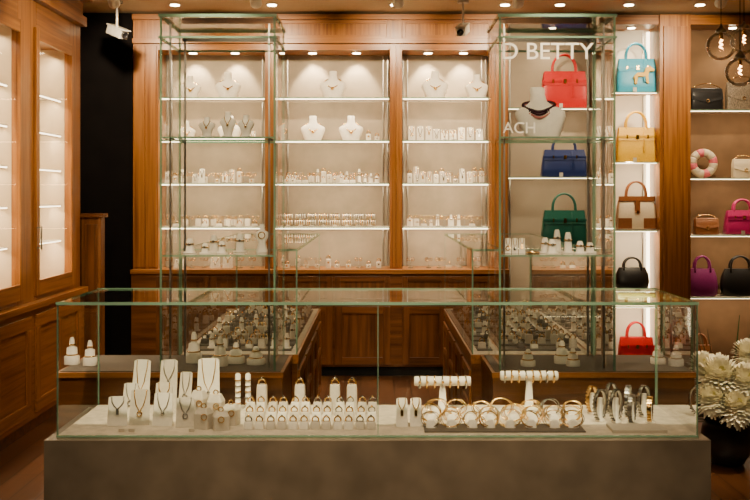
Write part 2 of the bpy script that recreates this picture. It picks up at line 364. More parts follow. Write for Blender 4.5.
# ---------------- rear counters + towers + side cases ----------------
KZ=0.67
def counter(x0,x1):
    b=B(); b.box(x0,x1,4.635,5.12,0,KZ-0.03,'wood_dk'); b.box(x0-0.005,x1+0.005,4.625,5.125,KZ-0.03,KZ-0.004,'wood_h'); b.box(x0+0.01,x1-0.01,4.64,5.11,KZ-0.004,KZ,'tray')
    return b.done('display_counter',0.002)
counter(-1.5,-0.44); counter(0.55,1.5)
def tower(x0,x1,sz):
    b=B(); y0,y1=4.645,5.105; z1=2.34; g=0.0095; zb=KZ+0.001
    for q in ((x0,y0,x1,y0),(x0,y1,x1,y1),(x0,y0,x0,y1),(x1,y0,x1,y1)):
        b.quad((q[0],q[1],zb),(q[2],q[3],zb),(q[2],q[3],z1),(q[0],q[1],z1),'glass')
    for x in (x0,x1-g):
        for y in (y0,y1-g): b.box(x,x+g,y,y+g,zb,z1,'glass_edge')
    for z,t in ((z1,0.014),(z1-0.10,0.009)):
        b.box(x0-0.006,x1+0.006,y0-0.006,y0+0.006,z,z+t,'glass_edge'); b.box(x0-0.006,x1+0.006,y1-0.006,y1+0.006,z,z+t,'glass_edge')
        b.box(x0-0.006,x0+0.006,y0+0.006,y1-0.006,z,z+t,'glass_edge'); b.box(x1-0.006,x1+0.006,y0+0.006,y1-0.006,z,z+t,'glass_edge')
    b.quad((x0,y0,z1+0.012),(x1,y0,z1+0.012),(x1,y1,z1+0.012),(x0,y1,z1+0.012),'glass')
    for x in (x0+0.03,x1-0.042):
        b.box(x,x+0.010,y1-0.028,y1-0.018,zb,z1-0.02,'steel')
        b.box(x,x+0.008,y0+0.07,y0+0.08,zb,z1-0.02,'steel')
    b.box(x0+0.02,x1-0.02,y1-0.028,y1-0.018,z1-0.05,z1-0.02,'steel')
    for z in sz:
        b.quad((x0+0.01,y0+0.012,z),(x1-0.01,y0+0.012,z),(x1-0.01,y1-0.012,z),(x0+0.01,y1-0.012,z),'glass_shelf')
        for y in (y0+0.012,y1-0.018): b.box(x0+0.01,x1-0.01,y,y+0.006,z-0.009,z-0.0005,'glass_edge')
        for x in (x0+0.03,x1-0.042):
            b.tube([(x+0.005,y1-0.03,z-0.006),(x+0.005,y0+0.05,z-0.006)],0.004,'steel')
    return b.done('glass_display_tower')
TZ=[PZ(255,4.65),PZ(139,4.87)]
tower(-1.02,-0.474,TZ); tower(0.58,1.13,TZ)
def sidecase(x0,x1):
    y0,y1=5.14,7.2; top=1.21
    b=B(); b.box(x0,x1,y0,y1,0,KZ-0.02,'wood_dk'); b.box(x0-0.005,x1+0.005,y0-0.005,y1+0.005,KZ-0.05,KZ-0.004,'wood_y'); b.box(x0+0.008,x1-0.008,y0+0.008,y1-0.008,KZ-0.004,KZ,'deck')
    for x,sgn in ((x0,-1),(x1,1)):
        n=4
        for i in range(n):
            u=y0+(y1-y0)*i/n+0.03; w=y0+(y1-y0)*(i+1)/n-0.03
            for q in ((u,u+0.05,0.08,0.58),(w-0.05,w,0.08,0.58),(u+0.05,w-0.05,0.08,0.13),(u+0.05,w-0.05,0.53,0.58),(u+0.05,w-0.05,0.36,0.40)):
                b.box(min(x,x+sgn*0.012),max(x,x+sgn*0.012),q[0],q[1],q[2],q[3],'wood_v')
    for x in (x0,x1): b.quad((x,y0,KZ),(x,y1,KZ),(x,y1,top),(x,y0,top),'glass')
    b.quad((x0,y1,KZ),(x1,y1,KZ),(x1,y1,top),(x0,y1,top),'glass')
    b.quad((x0,y0,top+0.006),(x1,y0,top+0.006),(x1,y1,top+0.006),(x0,y1,top+0.006),'glass_shelf')
    for x in (x0,x1-0.008):
        b.box(x,x+0.008,y0,y1,top-0.004,top+0.008,'glass_edge')
        for y in (y0,y1-0.008): b.box(x,x+0.008,y,y+0.008,KZ,top-0.004,'glass_edge')
    for y in (y0,y1-0.008): b.box(x0+0.008,x1-0.008,y,y+0.008,top-0.004,top+0.008,'glass_edge')
    return b.done('side_showcase')
sidecase(-1.02,-0.41); sidecase(0.50,1.13)

# ---------------- jewellery pieces ----------------
def ringpad(b,x,y,z,s=0.04,h=0.03,rot=0,gold='gold',base='white',d=1.0):
    M=T((x,y,z))@R(rot,'Z')
    b.loft([(0,s*0.5,s*0.5*d),(h*0.9,s*0.47,s*0.45*d),(h,s*0.42,s*0.40*d)],base,5,16,M)
    b.box(-s*0.38,s*0.38,-0.002,0.002,h,h+0.0006,'tray',M)
    b.torus(s*0.33,s*0.085,gold,M@T((0,0,h+s*0.18)),14,6); b.sph(M@Vector((0,0,h+s*0.56)),s*0.14,'silver' if gold=='gold' else 'gold',6,4)
def ringcone(b,x,y,z,h=0.08,r=0.02,mt='white'):
    b.loft([(0,r*1.5,r*1.5),(0.006,r*1.5,r*1.5),(0.008,r*0.95,r*0.95),(h*0.8,r*0.75,r*0.6),(h,r*0.5,r*0.25)],mt,2.6,14,T((x,y,z)))
    b.tube([(x+r*0.9*math.cos(2*pi*i/14),y+r*0.86*math.sin(2*pi*i/14),z+h*0.62) for i in range(14)],0.0036,'gold',5,True)
    b.sph((x,y-r*0.95,z+h*0.64),0.007,'silver',6,4)
def easel(b,x,y,z,w,h,rot=0,gold='gold',seed=0,ch=0.0016,mt='white'):
    M=T((x,y,z))@R(rot,'Z')@R(math.radians(-14),'X')
    vs=[(-w/2,0,0),(w/2,0,0),(w/2*0.9,0,h*0.97),(w/2*0.6,0,h),(-w/2*0.6,0,h),(-w/2*0.9,0,h*0.97)]
    t=0.006; n=6; vs2=vs+[(p[0],t,p[2]) for p in vs]
    fs=[tuple(range(n)),tuple(reversed(range(n,2*n)))]+[(i,i+n,(i+1)%n+n,(i+1)%n) for i in range(n)]
    b.add(vs2,fs,mt,False,M)
    M2=T((x,y,z))@R(rot,'Z')
    b.box(-w*0.4,w*0.4,0.003,h*0.34,0.0,0.004,mt,M2)
    b.box(-w*0.12,w*0.12,h*0.32,h*0.34,0.0,h*0.05,mt,M2)
    k=w*0.3; L=h*(0.55+0.12*math.sin(seed*2.3))
    pts=[(-k,-0.001,h*0.985),(-k*0.92,-0.003,h*0.8),(-k*0.6,-0.003,h-L*0.72),(0,-0.003,h-L),(k*0.6,-0.003,h-L*0.72),(k*0.92,-0.003,h*0.8),(k,-0.001,h*0.985)]
    b.tube(pts,ch,gold,4,False,M)
    if seed%3==0: b.torus(0.010,0.0028,gold,M@T((0,-0.004,h-L-0.010)),12,5)
    elif seed%3==1: b.sph(M@Vector((0,-0.004,h-L-0.007)),0.009,'silver',8,5)
    else: b.box(-0.006,0.006,-0.006,-0.003,h-L-0.024,h-L,gold,M)
def bust(name,x,y,z,h,rot=0,beads=None,gold='gold',w=0.9,lean=0,mt='white'):
    b=B(); M=T((x,y,z))@R(rot,'Z'); b.M=M
    W=h*w*0.5
    prof=[(0,.62,.16),(.03,.66,.17),(.22,.82,.17),(.42,.98,.155),(.52,.97,.14),(.59,.78,.125),(.65,.5,.11),(.72,.33,.1),(.85,.28,.095),(.97,.29,.095),(1,.24,.08)]
    off=lambda t: lean*h*t
    b.loft([(h*t,W*u,h*v,off(t),0) for t,u,v in prof],mt,2.3,28)
    def path(drop,n=26):
        out=[]
        for i in range(n):
            a=2*pi*i/n; fr=(1-math.cos(a))/2
            px=math.sin(a)*W*(0.36+0.26*math.sin(fr*pi)); 
            t=0.73-drop*fr**1.6; zz=h*t
            fy=0.125+0.05*min(1,max(0,(0.70-t)/0.3))
            out.append((px+off(t),h*(0.12*(1-fr)-fy*1.08*fr),zz))
        return out
    if beads:
        for dr,mt_,r in beads:
            for p in path(dr,44): b.sph(p,r,mt_,8,5)
    else:
        b.tube(path(0.36),0.0045,gold,5,True)
        p=path(0.36)[13]; b.sph((p[0],p[1]-0.002,p[2]-0.006),0.014,gold,8,5)
    return b.done(name)

bust('necklace_bust',PX(543,4.83),4.83,TZ[1]+0.001,0.25,math.radians(-14),[(0.22,'bead',0.008),(0.34,'beadpink',0.006),(0.28,'bead',0.006)],w=1.0,lean=-0.12)

b=B(); z=TZ[0]+0.001
for px,h,yy in ((190,0.07,4.8),(214,0.085,4.85),(222,0.06,4.76),(240,0.09,4.88),(262,0.13,4.84),(205,0.05,4.74)):
    if h>0.1:
        b.loft([(0,0.028,0.02),(0.01,0.028,0.02),(0.05,0.018,0.014),(0.08,0.033,0.018),(0.1,0.03,0.015),(0.11,0.012,0.01),(0.14,0.011,0.01)],'white',2.5,16,T((PX(px,yy),yy,z))); b.torus(0.016,0.003,'gold',T((PX(px,yy),yy-0.02,z+0.085)),14,5)
    else: ringcone(b,PX(px,yy),yy,z,h,0.022 if h>0.06 else 0.018)
b.done('ring_stand_set')
b=B()
for i,px in enumerate((508,515,522)): easel(b,PX(px,4.78),4.78,z,0.03,0.075,math.radians(-8),seed=i)
for px,h,yy in ((545,0.075,4.8),(552,0.07,4.74),(568,0.10,4.82),(580,0.06,4.75),(590,0.05,4.82),(557,0.11,4.9)): ringcone(b,PX(px,yy),yy,z,h,0.02)
b.torus(0.03,0.004,'gold',T((PX(533,4.75),4.75,z+0.0045))@R(pi/2,'X'),20,6)
b.done('ring_stand_set')
b=B(); z=TZ[1]+0.001
for px,h in ((207,0.11),(228,0.135),(246,0.12)):
    X=PX(px,4.9)
    b.loft([(0,0.03,0.022),(0.012,0.03,0.022),(0.02,0.02,0.014),(h*0.4,0.028,0.018),(h*0.62,0.042,0.022),(h*0.74,0.034,0.018),(h*0.8,0.015,0.012),(h,0.013,0.011)],'white',2.4,18,T((X,4.9,z)))
    b.tube([(X-0.016,4.886,z+h*0.79),(X-0.012,4.878,z+h*0.68),(X,4.875,z+h*0.52),(X+0.012,4.878,z+h*0.68),(X+0.016,4.886,z+h*0.79)],0.0022,'gold',5); b.sph((X,4.873,z+h*0.5),0.006,'gold',8,5)
b.done('pendant_bust_set')
def deckset(lst):
    b=B(); z=KZ+0.001
    for px,h,r in lst:
        yy=4.86+0.08*random.uniform(-1,1); X=PX(px,yy)
        b.loft([(0,r*1.5,r*1.5),(h*0.3,r*1.5,r*1.5),(h*0.34,r*1.1,r*1.1),(h*0.62,r*1.0,r*1.0),(h*0.66,r*0.55,r*0.55),(h*0.9,r*0.5,r*0.5),(h,r*0.3,r*0.25)],'white',2.4,18,T((X,yy,z)))
        for q,rr in((0.34,1.15),(0.72,0.62)): b.tube([(X+r*rr*math.cos(2*pi*i/14),yy+r*rr*math.sin(2*pi*i/14),z+h*q+0.003) for i in range(14)],0.0035,'gold',5,True)
    b.done('ring_stand_set')
deckset([(72,0.13,0.024),(90,0.12,0.022)]); deckset([(194,0.15,0.026),(220,0.14,0.026),(236,0.10,0.028),(256,0.085,0.03)])
deckset([(528,0.08,0.024),(562,0.11,0.026),(573,0.085,0.022)]); deckset([(658,0.09,0.024),(676,0.10,0.024)])

# ---- front case contents
z=DZ+0.001
b=B()
E=[(139,0.085,0.225,1,4.5),(167,0.085,0.225,2,4.5),(208,0.105,0.235,1,4.48),(184,0.06,0.18,0,4.44),(129,0.07,0.145,0,4.36),(163,0.08,0.15,5,4.35),
   (117,0.085,0.125,2,4.17),(139,0.088,0.15,3,4.19),(162,0.085,0.14,4,4.17),(185,0.08,0.125,0,4.15)]
for k,(px,w,h,s,yy) in enumerate(E): easel(b,PX(px,yy),yy,z,w,h,math.radians(random.uniform(-6,8)),'gold' if s%2 else 'steel',s,0.0024,'white' if k%2==0 else 'white2')
for px in (122,132,192): b.box(PX(px,4.08)-0.012,PX(px,4.08)+0.012,4.07,4.075,z,z+0.012,'whitebox')
b.done('necklace_easel_set')
b=B()
for px,yy,h in ((204,4.14,0.085),(221,4.12,0.075),(216,4.25,0.12),(231,4.21,0.085),(199,4.28,0.13)):
    b.loft([(0,0.034,0.03),(h*0.75,0.034,0.03),(h,0.022,0.016)],'white2',9,16,T((PX(px,yy),yy,z))@R(random.uniform(-.4,.4),'Z'),False)
    b.torus(0.010,0.003,'gold',T((PX(px,yy),yy-0.005,z+h+0.008)),12,5); b.torus(0.012,0.0026,'gold',T((PX(px,yy)+0.006,yy-0.036,z+h*0.62)),12,5)
b.done('earring_block_set')
b=B()
for r,(yy,h) in enumerate(((4.13,0.03),(4.26,0.042),(4.40,0.055))):
    for i in range(6):
        px=254+i*22.3+r*1.0
        X=PX(px,yy)
        for q in (-0.023,0.023):
            ringpad(b,X+q,yy,z,0.041,h,random.uniform(-.1,.1),'gold' if random.random()<0.8 else 'silver',('white','white2')[(i+r)%2])
for px in (262,300,335,352): ringpad(b,PX(px,4.52),4.52,z,0.05,0.11,0,'gold','white2')
b.done('ring_display_set')
b=B()
for px in (238,248):
    yy=4.5; b.loft([(0,0.02,0.02),(0.004,0.02,0.02),(0.006,0.012,0.012),(0.16,0.012,0.012),(0.165,0.005,0.005)],'white',2,14,T((PX(px,yy),yy,z)))
    for k in range(5): b.tube([(PX(px,yy)+0.0145*math.cos(2*pi*i/12),yy+0.0145*math.sin(2*pi*i/12),z+0.03+k*0.026) for i in range(12)],0.003,'silver' if k%2 else 'gold',4,True)
b.done('ring_finger_stand')
b=B()
for i,px in enumerate((402,416)): easel(b,PX(px,4.16),4.16,z,0.05,0.12,0,'gold',2,0.0022)
b.done('pendant_card_pair')
def tbar(x0,x1,yy,h,n):
    b=B(); a,c=PX(x0,yy),PX(x1,yy); r=0.022
    prof=[(0.004,0),(r*0.85,0.001),(r,0.006),(r,c-a-0.006),(r*0.85,c-a-0.001),(0.004,c-a)]
    b.lathe(prof,'white',16,T((a,yy,z+h))@R(pi/2,'Y'))
    b.loft([(0,0.05,0.028),(0.006,0.05,0.028),(0.01,0.02,0.012),(h-r+0.003,0.012,0.01)],'white',4,16,T(((a+c)/2,yy,z)))
    for i in range(n):
        X=a+(c-a)*(i+0.7)/(n+0.4)
        b.torus(r*1.25,0.004,'gold' if i%3 else 'silver',T((X,yy,z+h-r*0.2))@R(pi/2+random.uniform(-.15,.15),'Z'),18,5)
        b.sph((X,yy-r*1.3,z+h),0.007,'gold',6,4)
    b.done('bangle_bar_stand')
tbar(414,471,4.52,0.125,7); tbar(500,558,4.52,0.15,8)
b=B(); b.box(PX(424,4.12),PX(583,4.12),4.06,4.2,DZ+0.0005,DZ+0.006,'tray'); b.done('display_tray',0.001)
b=B()
for row,(yy,x0,x1,n) in enumerate(((4.38,436,574,7),(4.26,430,574,8),(4.13,432,572,8))):
    zz=z if row<2 else DZ+0.0066
    for i in range(n):
        px=x0+(x1-x0)*i/(n-1)+random.uniform(-3,3); X=PX(px,yy)
        Rr=random.uniform(0.029,0.038); t=random.uniform(-0.5,0.5)
        b.loft([(0,0.022,0.018),(0.02,0.02,0.014),(0.03,0.012,0.009)],'white',4,14,T((X,yy,zz)))
        for k in range(random.choice((2,2,3))):
            M=T((X+0.008*k-0.006,yy+0.008*k,zz+Rr*0.88+0.005))@R(t+random.uniform(-.3,.3),'Z')@R(random.uniform(-.55,-.15),'X')
            b.torus(Rr,random.choice((0.0018,0.0022,0.0028)),'gold' if random.random()<0.85 else 'silver',M,26,6,1.3)
b.done('gold_bangle_set')
b=B(); b.box(PX(610,4.1),PX(664,4.1),4.05,4.17,DZ+0.0005,DZ+0.014,'whitebox'); b.done('display_plinth',0.002)
def cuff(b,x,y,zz,rot,Rr=0.035,wd=0.016,mt='silver'):
    M=T((x,y,zz+Rr*1.28+0.006))@R(rot,'Z')
    b.tube([(Rr*math.cos(2*pi*i/24)*0.86,0,Rr*1.25*math.sin(2*pi*i/24)) for i in range(24)],0.004,mt,6,True,M,flat=wd/0.008)
    for i in range(24):
        a=2*pi*(i+0.5)/24; Q=M@T(((Rr*0.86+0.004)*math.cos(a),0,(Rr*1.25+0.004)*math.sin(a)))@R(-a,'Y')
        b.box(-0.0012,0.0014,-wd*0.55,wd*0.55,-0.0032,0.0032,mt,Q)
    b.loft([(-Rr*1.28-0.006,0.02,0.02),(-Rr*1.28,0.02,0.02),(-Rr*1.1,0.01,0.009),(Rr*0.6,0.012,0.008)],'white',4,12,M)
b=B()
for px,yy,mt,Rr in ((592,4.42,'gold',0.045),(600,4.27,'silver',0.05),(611,4.42,'silver',0.05),(616,4.25,'silver',0.052),(628,4.36,'silver',0.05),(632,4.22,'steel',0.045),(644,4.36,'silver',0.05),(650,4.24,'gold',0.04)):
    cuff(b,PX(px,yy),yy,z,math.radians(54+random.uniform(-14,14)),Rr,0.018,mt)
b.done('bracelet_watch_set')

for x0,x1 in ((-1.02,-0.41),(0.50,1.13)):
    b=B()
    for j in range(11):
        yy=5.3+j*0.17
        b.box(x0+0.04,x1-0.04,yy-0.06,yy+0.06,KZ+0.0005,KZ+0.008,'tray')
        for i in range(8):
            X=x0+0.07+i*(x1-x0-0.14)/7; q=random.random()
            if q<0.5: ringpad(b,X,yy,KZ+0.008,0.042,random.choice((0.02,0.03,0.05)),0,'gold','whitebox')
            elif q<0.75: ringpad(b,X,yy,KZ+0.008,0.045,0.025,0,'silver','tray')
            elif q<0.88: ringcone(b,X,yy,KZ+0.008,0.08,0.016)
    b.done('ring_display_set')

YI=8.33
def zs(i): return SZ[i]+0.001
for px,h,r in ((190,0.19,0.2),(228,0.22,0.1),(333,0.23,-0.1),(435,0.23,0.05),(477,0.20,-0.1)): bust('necklace_bust',PX(px,YI),YI,zs(0),h,r,w=1.0,mt='white2')
for px in (186,): bust('necklace_bust',PX(px,YI),YI+0.03,zs(1),0.17,0.1,mt='white2')
for px in (230,313,351): bust('necklace_bust',PX(px,YI),YI,zs(1),0.21,0.05,w=1.0)
def rowset(name,bay,zi,kinds,p0=None,p1=None,step=0.05,rows=2):
    a,c=bays[bay]; a+=0.07; c-=0.07
    if p0: a=PX(p0,YI)
    if p1: c=PX(p1,YI)
    b=B(); n=int((c-a)/step)
    zz=(SZ[zi] if zi<4 else 0.885)+0.001
    for r in range(rows):
        for i in range(n+1):
            kind=kinds[(i//2+r)%len(kinds)] if random.random()<0.8 else random.choice(kinds)
            if random.random()<0.06: continue
            mt='white2' if random.random()<0.65 else 'white'
            X=a+i*step+random.uniform(-.006,.006); Y=YI-0.05+r*0.085
            if kind=='ring': ringpad(b,X,Y,zz,0.05,0.025+r*0.04,0,'gold',mt)
            elif kind=='cone': ringcone(b,X,Y,zz,random.choice((0.06,0.08,0.10))+0.02*r,0.015,mt)
            elif kind=='easel': easel(b,X,Y-0.03,zz,step*0.85,random.choice((0.08,0.10,0.125))+0.02*r,0,random.choice(('gold','silver')),i,0.003,mt)
            elif kind=='box':
                h=random.choice((0.035,0.055,0.08))+0.02*r; b.loft([(0,0.021,0.02),(h*0.9,0.021,0.02),(h,0.015,0.012)],mt,6,12,T((X,Y,zz)),False); b.torus(0.014,0.004,'gold',T((X,Y-0.005,zz+h+0.01)),10,4); b.sph((X,Y-0.021,zz+h*0.6),0.009,random.choice(('gold','silver')),6,4)
            elif kind=='hoop':
                b.loft([(0,0.02,0.015),(0.008,0.02,0.015)],'acrylic',6,10,T((X,Y,zz)),False); b.tube([(X,Y,zz+0.006),(X,Y,zz+0.09)],0.003,'acrylic',6); b.tube([(X-0.02,Y,zz+0.09),(X+0.02,Y,zz+0.09)],0.003,'acrylic',6)
                for q in (-0.016,0.016): b.torus(0.013,0.003,'gold',T((X+q,Y,zz+0.074)),10,4)
            elif kind=='bar':
                hh=0.035+0.05*r
                b.lathe([(0.018,0),(0.018,step*0.82)],mt,12,T((X-step*0.41,Y,zz+hh))@R(pi/2,'Y'))
                b.loft([(0,0.02,0.015),(hh-0.01,0.008,0.008)],mt,3,8,T((X,Y,zz)))
                for q in(-0.28,-0.1,0.1,0.28): b.torus(0.024,0.004,'gold' if random.random()<.7 else 'silver',T((X+q*step,Y,zz+hh))@R(pi/2,'Z'),12,4)
    b.done(name)
rowset('earring_stand_set',0,1,['easel','hoop'],246,260,0.06,1)
rowset('earring_stand_set',1,1,['hoop','box'],284,298,0.07,1); rowset('earring_stand_set',1,1,['box','hoop'],368,382,0.07,1)
rowset('pendant_card_set',2,1,['easel','easel','hoop'],412,486,0.07,2)
rowset('earring_stand_set',0,2,['box','hoop','easel'],None,None,0.058,2)
rowset('ring_display_set',1,2,['box','ring','hoop','cone'],None,None,0.05,2); rowset('pendant_card_set',2,2,['box','easel','hoop'],None,None,0.055,2)
rowset('bangle_bar_set',0,3,['ring','hoop','ring'],None,None,0.06,2); rowset('bangle_bar_set',1,3,['bar'],None,None,0.10,2); rowset('ring_display_set',2,3,['cone','ring','hoop'],None,None,0.058,2)
rowset('ring_display_set',2,4,['ring','hoop'],None,None,0.08,1); rowset('ring_display_set',1,4,['box','hoop'],None,None,0.085,1); rowset('earring_stand_set',0,4,['easel','hoop'],None,None,0.10,1)
b=B()
for z_ in (1.18,1.43,1.68,1.93):
    for i in range(7):
        ringcone(b,-2.42,5.35+i*0.1,z_+0.001,0.10,0.02)
        ringcone(b,-2.42,6.46+i*0.09,z_+0.001,0.10,0.02)
b.done('ring_stand_set')

# ---------------- handbags ----------------
def bag(px,z,w,h,col,trim=None,Y=8.33,style='tote',d=0.12,handle=None):
    trim=trim or col; b=B(); b.M=T((PX(px,Y),Y,z+0.001))
    hb=h*0.68; W=w/2; D=d/2
    for sx in(-1,1):
        for sy in(-1,1): b.sph((sx*W*0.8,sy*D*0.7,0.004),0.004,'gold',6,4)
    if style=='slouch':
        b.loft([(0.003,W*0.8,D),(0.015,W*0.92,D*1.05),(hb*0.35,W,D*1.1),(hb*0.7,W*0.94,D*0.8),(hb*0.95,W*0.8,D*0.35),(hb,W*0.78,D*0.25)],col,3,28)
    else:
        b.loft([(0.003,W*0.95,D*0.95),(0.012,W,D),(hb*0.3,W*0.98,D*0.98),(hb*0.7,W*0.92,D*0.7),(hb*0.96,W*0.86,D*0.42),(hb,W*0.84,D*0.36)],col,7,28)
    if style=='tote':
        zt=hb; zf=hb*0.62
        yy=lambda q: -(D*0.36+(D*0.62)*min(1,(hb-q)/(hb*0.6)))-0.004
        vs=[];fs=[]; k=5
        for i in range(k+1):
            q=zt-(zt-zf)*i/k; wv=W*(0.85+0.07*i/k)
            vs+=[(-wv,yy(q)-0.002,q),(wv,yy(q)-0.002,q),(wv,yy(q)+0.004,q),(-wv,yy(q)+0.004,q)]
        for i in range(k):
            o=i*4; fs+=[(o,o+4,o+5,o+1),(o+1,o+5,o+6,o+2),(o+3,o+2,o+6,o+7),(o,o+3,o+7,o+4)]
        fs+=[(k*4,k*4+3,k*4+2,k*4+1),(0,1,2,3)]
        b.add(vs,fs,trim,False)
        b.box(-W*0.95,W*0.95,yy(hb*0.74)-0.009,yy(hb*0.74)-0.004,hb*0.70,hb*0.76,trim)
        b.box(-0.012,0.012,yy(hb*0.72)-0.014,yy(hb*0.72)-0.008,hb*0.66,hb*0.78,'gold')
        for s_ in(-1,1): b.box(s_*W*0.5-0.006,s_*W*0.5+0.006,yy(hb*0.74)-0.013,yy(hb*0.74)-0.008,hb*0.68,hb*0.78,'gold')
        b.tube([(W*0.3,yy(hb*.9)-0.004,hb*0.95),(W*0.32,-D-0.006,hb*0.5)],0.002,trim,5); b.box(W*0.26,W*0.38,-D-0.012,-D-0.006,hb*0.3,hb*0.5,trim)
        b.box(-W*0.3,-W*0.3+0.03,-D-0.05,-D-0.046,0,0.035,'white2')
    if style=='twotone':
        for s_ in (-1,1): b.box(-W*0.97 if s_<0 else W*0.29,-W*0.29 if s_<0 else W*0.97,-D*1.02,-D*0.96,0.01,hb*0.35,trim)
        b.box(-W*0.9,W*0.9,-D*0.62,-D*0.4,hb*0.86,hb*1.01,trim); b.box(-0.02,0.02,-D*1.0,-D*0.6,hb*0.5,hb*0.9,trim); b.box(-0.008,0.008,-D*1.08,-D*0.98,hb*0.5,hb*0.58,'gold')
    hh=h-hb
    for sy in (-1,1):
        k=W*0.5; yy2=sy*D*0.4
        pts=[(-k,yy2,hb*0.86)]+[(-k*math.cos(pi*i/12),yy2*(1-0.3*math.sin(pi*i/12)),hb+hh*(math.sin(pi*i/12)**0.75)-0.005) for i in range(13)]+[(k,yy2,hb*0.86)]
        b.tube(pts,0.008,handle or trim,8)
    return b
SB=SH
def pb(k,px,idx,w,h,col,**kw):
    z=SB[k][idx] if idx>=0 else 0.028
    return bag(px,z,w,h,col,**kw)
pb(0,564,0,0.40,0.46,'l_red').done('handbag'); pb(0,564,1,0.39,0.34,'l_navy').done('handbag'); pb(0,564,2,0.39,0.45,'l_green').done('handbag')
bb=pb(1,636,0,0.35,0.42,'l_sky')
horse=[(-.5,-.45),(-.38,-.45),(-.34,-.05),(.05,-.05),(.12,-.4),(.25,-.42),(.2,0),(.28,.25),(.5,.2),(.52,.3),(.3,.5),(.1,.4),(0,.15),(-.35,.15),(-.5,0),(-.6,-.2),(-.5,-.1)]
vs=[(x*0.16+0.05,-0.078,z*0.16+0.14) for x,z in horse]; n=len(vs); vs2=vs+[(x,-0.064,z) for x,y,z in vs]
bb.add(vs2,[tuple(range(n)),tuple(reversed(range(n,2*n)))]+[(i,i+n,(i+1)%n+n,(i+1)%n) for i in range(n)],'l_yellow'); bb.done('handbag')
pb(1,636,1,0.35,0.43,'l_yellow').done('handbag'); pb(1,636,2,0.34,0.41,'l_cream',trim='l_tan',style='twotone').done('handbag')
pb(1,632,3,0.29,0.27,'l_black',style='slouch').done('handbag')
pb(1,636,-1,0.31,0.40,'l_red').done('handbag')
def clutch(px,z,w,h,col,chain='gold'):
    b=B(); Y=8.33; b.M=T((PX(px,Y),Y,z+0.001)); W=w/2;D=0.04
    b.loft([(0,W*0.97,D),(0.01,W,D*1.05),(h*0.7,W,D),(h*0.95,W*0.97,D*0.5),(h,W*0.95,D*0.3)],col,7,24)
    vs=[(-W*0.97,-D*0.55,h*0.96),(W*0.97,-D*0.55,h*0.96),(W*0.97,-D*1.15,h*0.5),(0,-D*1.25,h*0.33),(-W*0.97,-D*1.15,h*0.5)]
    vs2=vs+[(x,y+0.006,q) for x,y,q in vs]; n=5
    b.add(vs2,[tuple(reversed(range(n))),tuple(range(n,2*n))]+[(i,i+n,(i+1)%n+n,(i+1)%n) for i in range(n)],col)
    b.torus(0.012,0.004,chain,T((0,-D*1.3,h*0.42)),12,5)
    if h>0.12: b.tube([(-W*0.9*math.cos(pi*i/14),0.0,h*0.9+h*0.3*math.sin(pi*i/14)) for i in range(15)],0.004,chain,6)
    b.done('clutch_bag')
clutch(636,SB[1][4],0.33,0.10,'l_olive')
clutch(706,SB[2][0],0.27,0.19,'l_black'); clutch(742,SB[2][0],0.27,0.24,'check')
b=B()
zc=SB[2][1]+0.125
for i in range(12):
    a0=2*pi*i/12; pts=[(0.088*math.cos(a0+q*2*pi/12/4),0,0.088*math.sin(a0+q*2*pi/12/4)) for q in range(5)]
    b.tube(pts,0.036,'l_pink' if i%3==0 else 'l_cream',12,False,T((PX(703,8.33),8.33,zc)))
b.done('ring_shaped_handbag')
clutch(744,SB[2][1],0.2,0.16,'l_cream')
bag(742,SB[2][2],0.30,0.30,'l_magenta').done('handbag'); clutch(706,SB[2][2],0.2,0.14,'l_tan')
bag(740,SB[2][3],0.34,0.34,'l_black',style='slouch').done('handbag'); bag(702,SB[2][3],0.26,0.34,'l_purple',style='slouch').done('handbag')
bag(700,0.028,0.2,0.3,'l_tan').done('handbag')

# ---------------- pendants ----------------
def pendant(px,py,Y,r):
    b=B(); x,z=PX(px,Y),PZ(py,Y); b.M=T((x,Y,z))
    b.lathe([(r*math.sin(pi*j/20)+1e-4,-r*math.cos(pi*j/20)) for j in range(19)],'bulbglass',28,caps=False)
    b.lathe([(0.03,r*0.93),(0.032,r*1.0),(0.03,r*1.12),(0.012,r*1.3),(0.006,r*1.5)],'steel',16)
    b.tube([(0,0,r*1.45),(0,0,ZC-z-0.02)],0.0025,'black',6); b.lathe([(0.05,ZC-z-0.022),(0.05,ZC-z-0.001)],'black',20)
    b.lathe([(0.011,r*0.95),(0.012,r*0.5),(0.008,r*0.45)],'gold',12)
    b.tube([(0.009*math.sin(t*1.6),0.009*math.cos(t*1.6),r*0.45-t*r*0.07) for t in range(10)],0.0022,'filament',6)
    b.done('pendant_lamp')
pendant(721,46,6.0,0.088); pendant(744,41,6.35,0.085); pendant(740,72,5.7,0.085)

def cctv(px,py,Y,c1,rot,k=0.75):
    b=B(); x,z=PX(px,Y),PZ(py,Y); b.M=T((x,Y,0))
    b.lathe([(0.045,ZC-0.02),(0.045,ZC-0.001)],c1,18); b.tube([(0,0,ZC-0.02),(0,0,z+0.03)],0.009,c1,10); b.sph((0,0,z+0.035),0.016,c1)
    M=T((0,0,z))@R(rot,'Z')@R(math.radians(20),'X')@Matrix.Scale(k,4)
    b.box(-0.04,0.04,-0.10,0.09,-0.035,0.035,c1,M); b.box(-0.046,0.046,-0.12,0.1,0.035,0.045,c1,M)
    b.lathe([(0.028,0),(0.028,0.02),(0.02,0.02),(0.018,0.008)],'blackgloss',18,M@T((0,-0.10,0))@R(pi/2,'X'))
    b.done('security_camera',0.002)
cctv(117,32,7.7,'acrylic',0.9,0.95); cctv(463,30,7.7,'whitebox',-0.3,0.9)

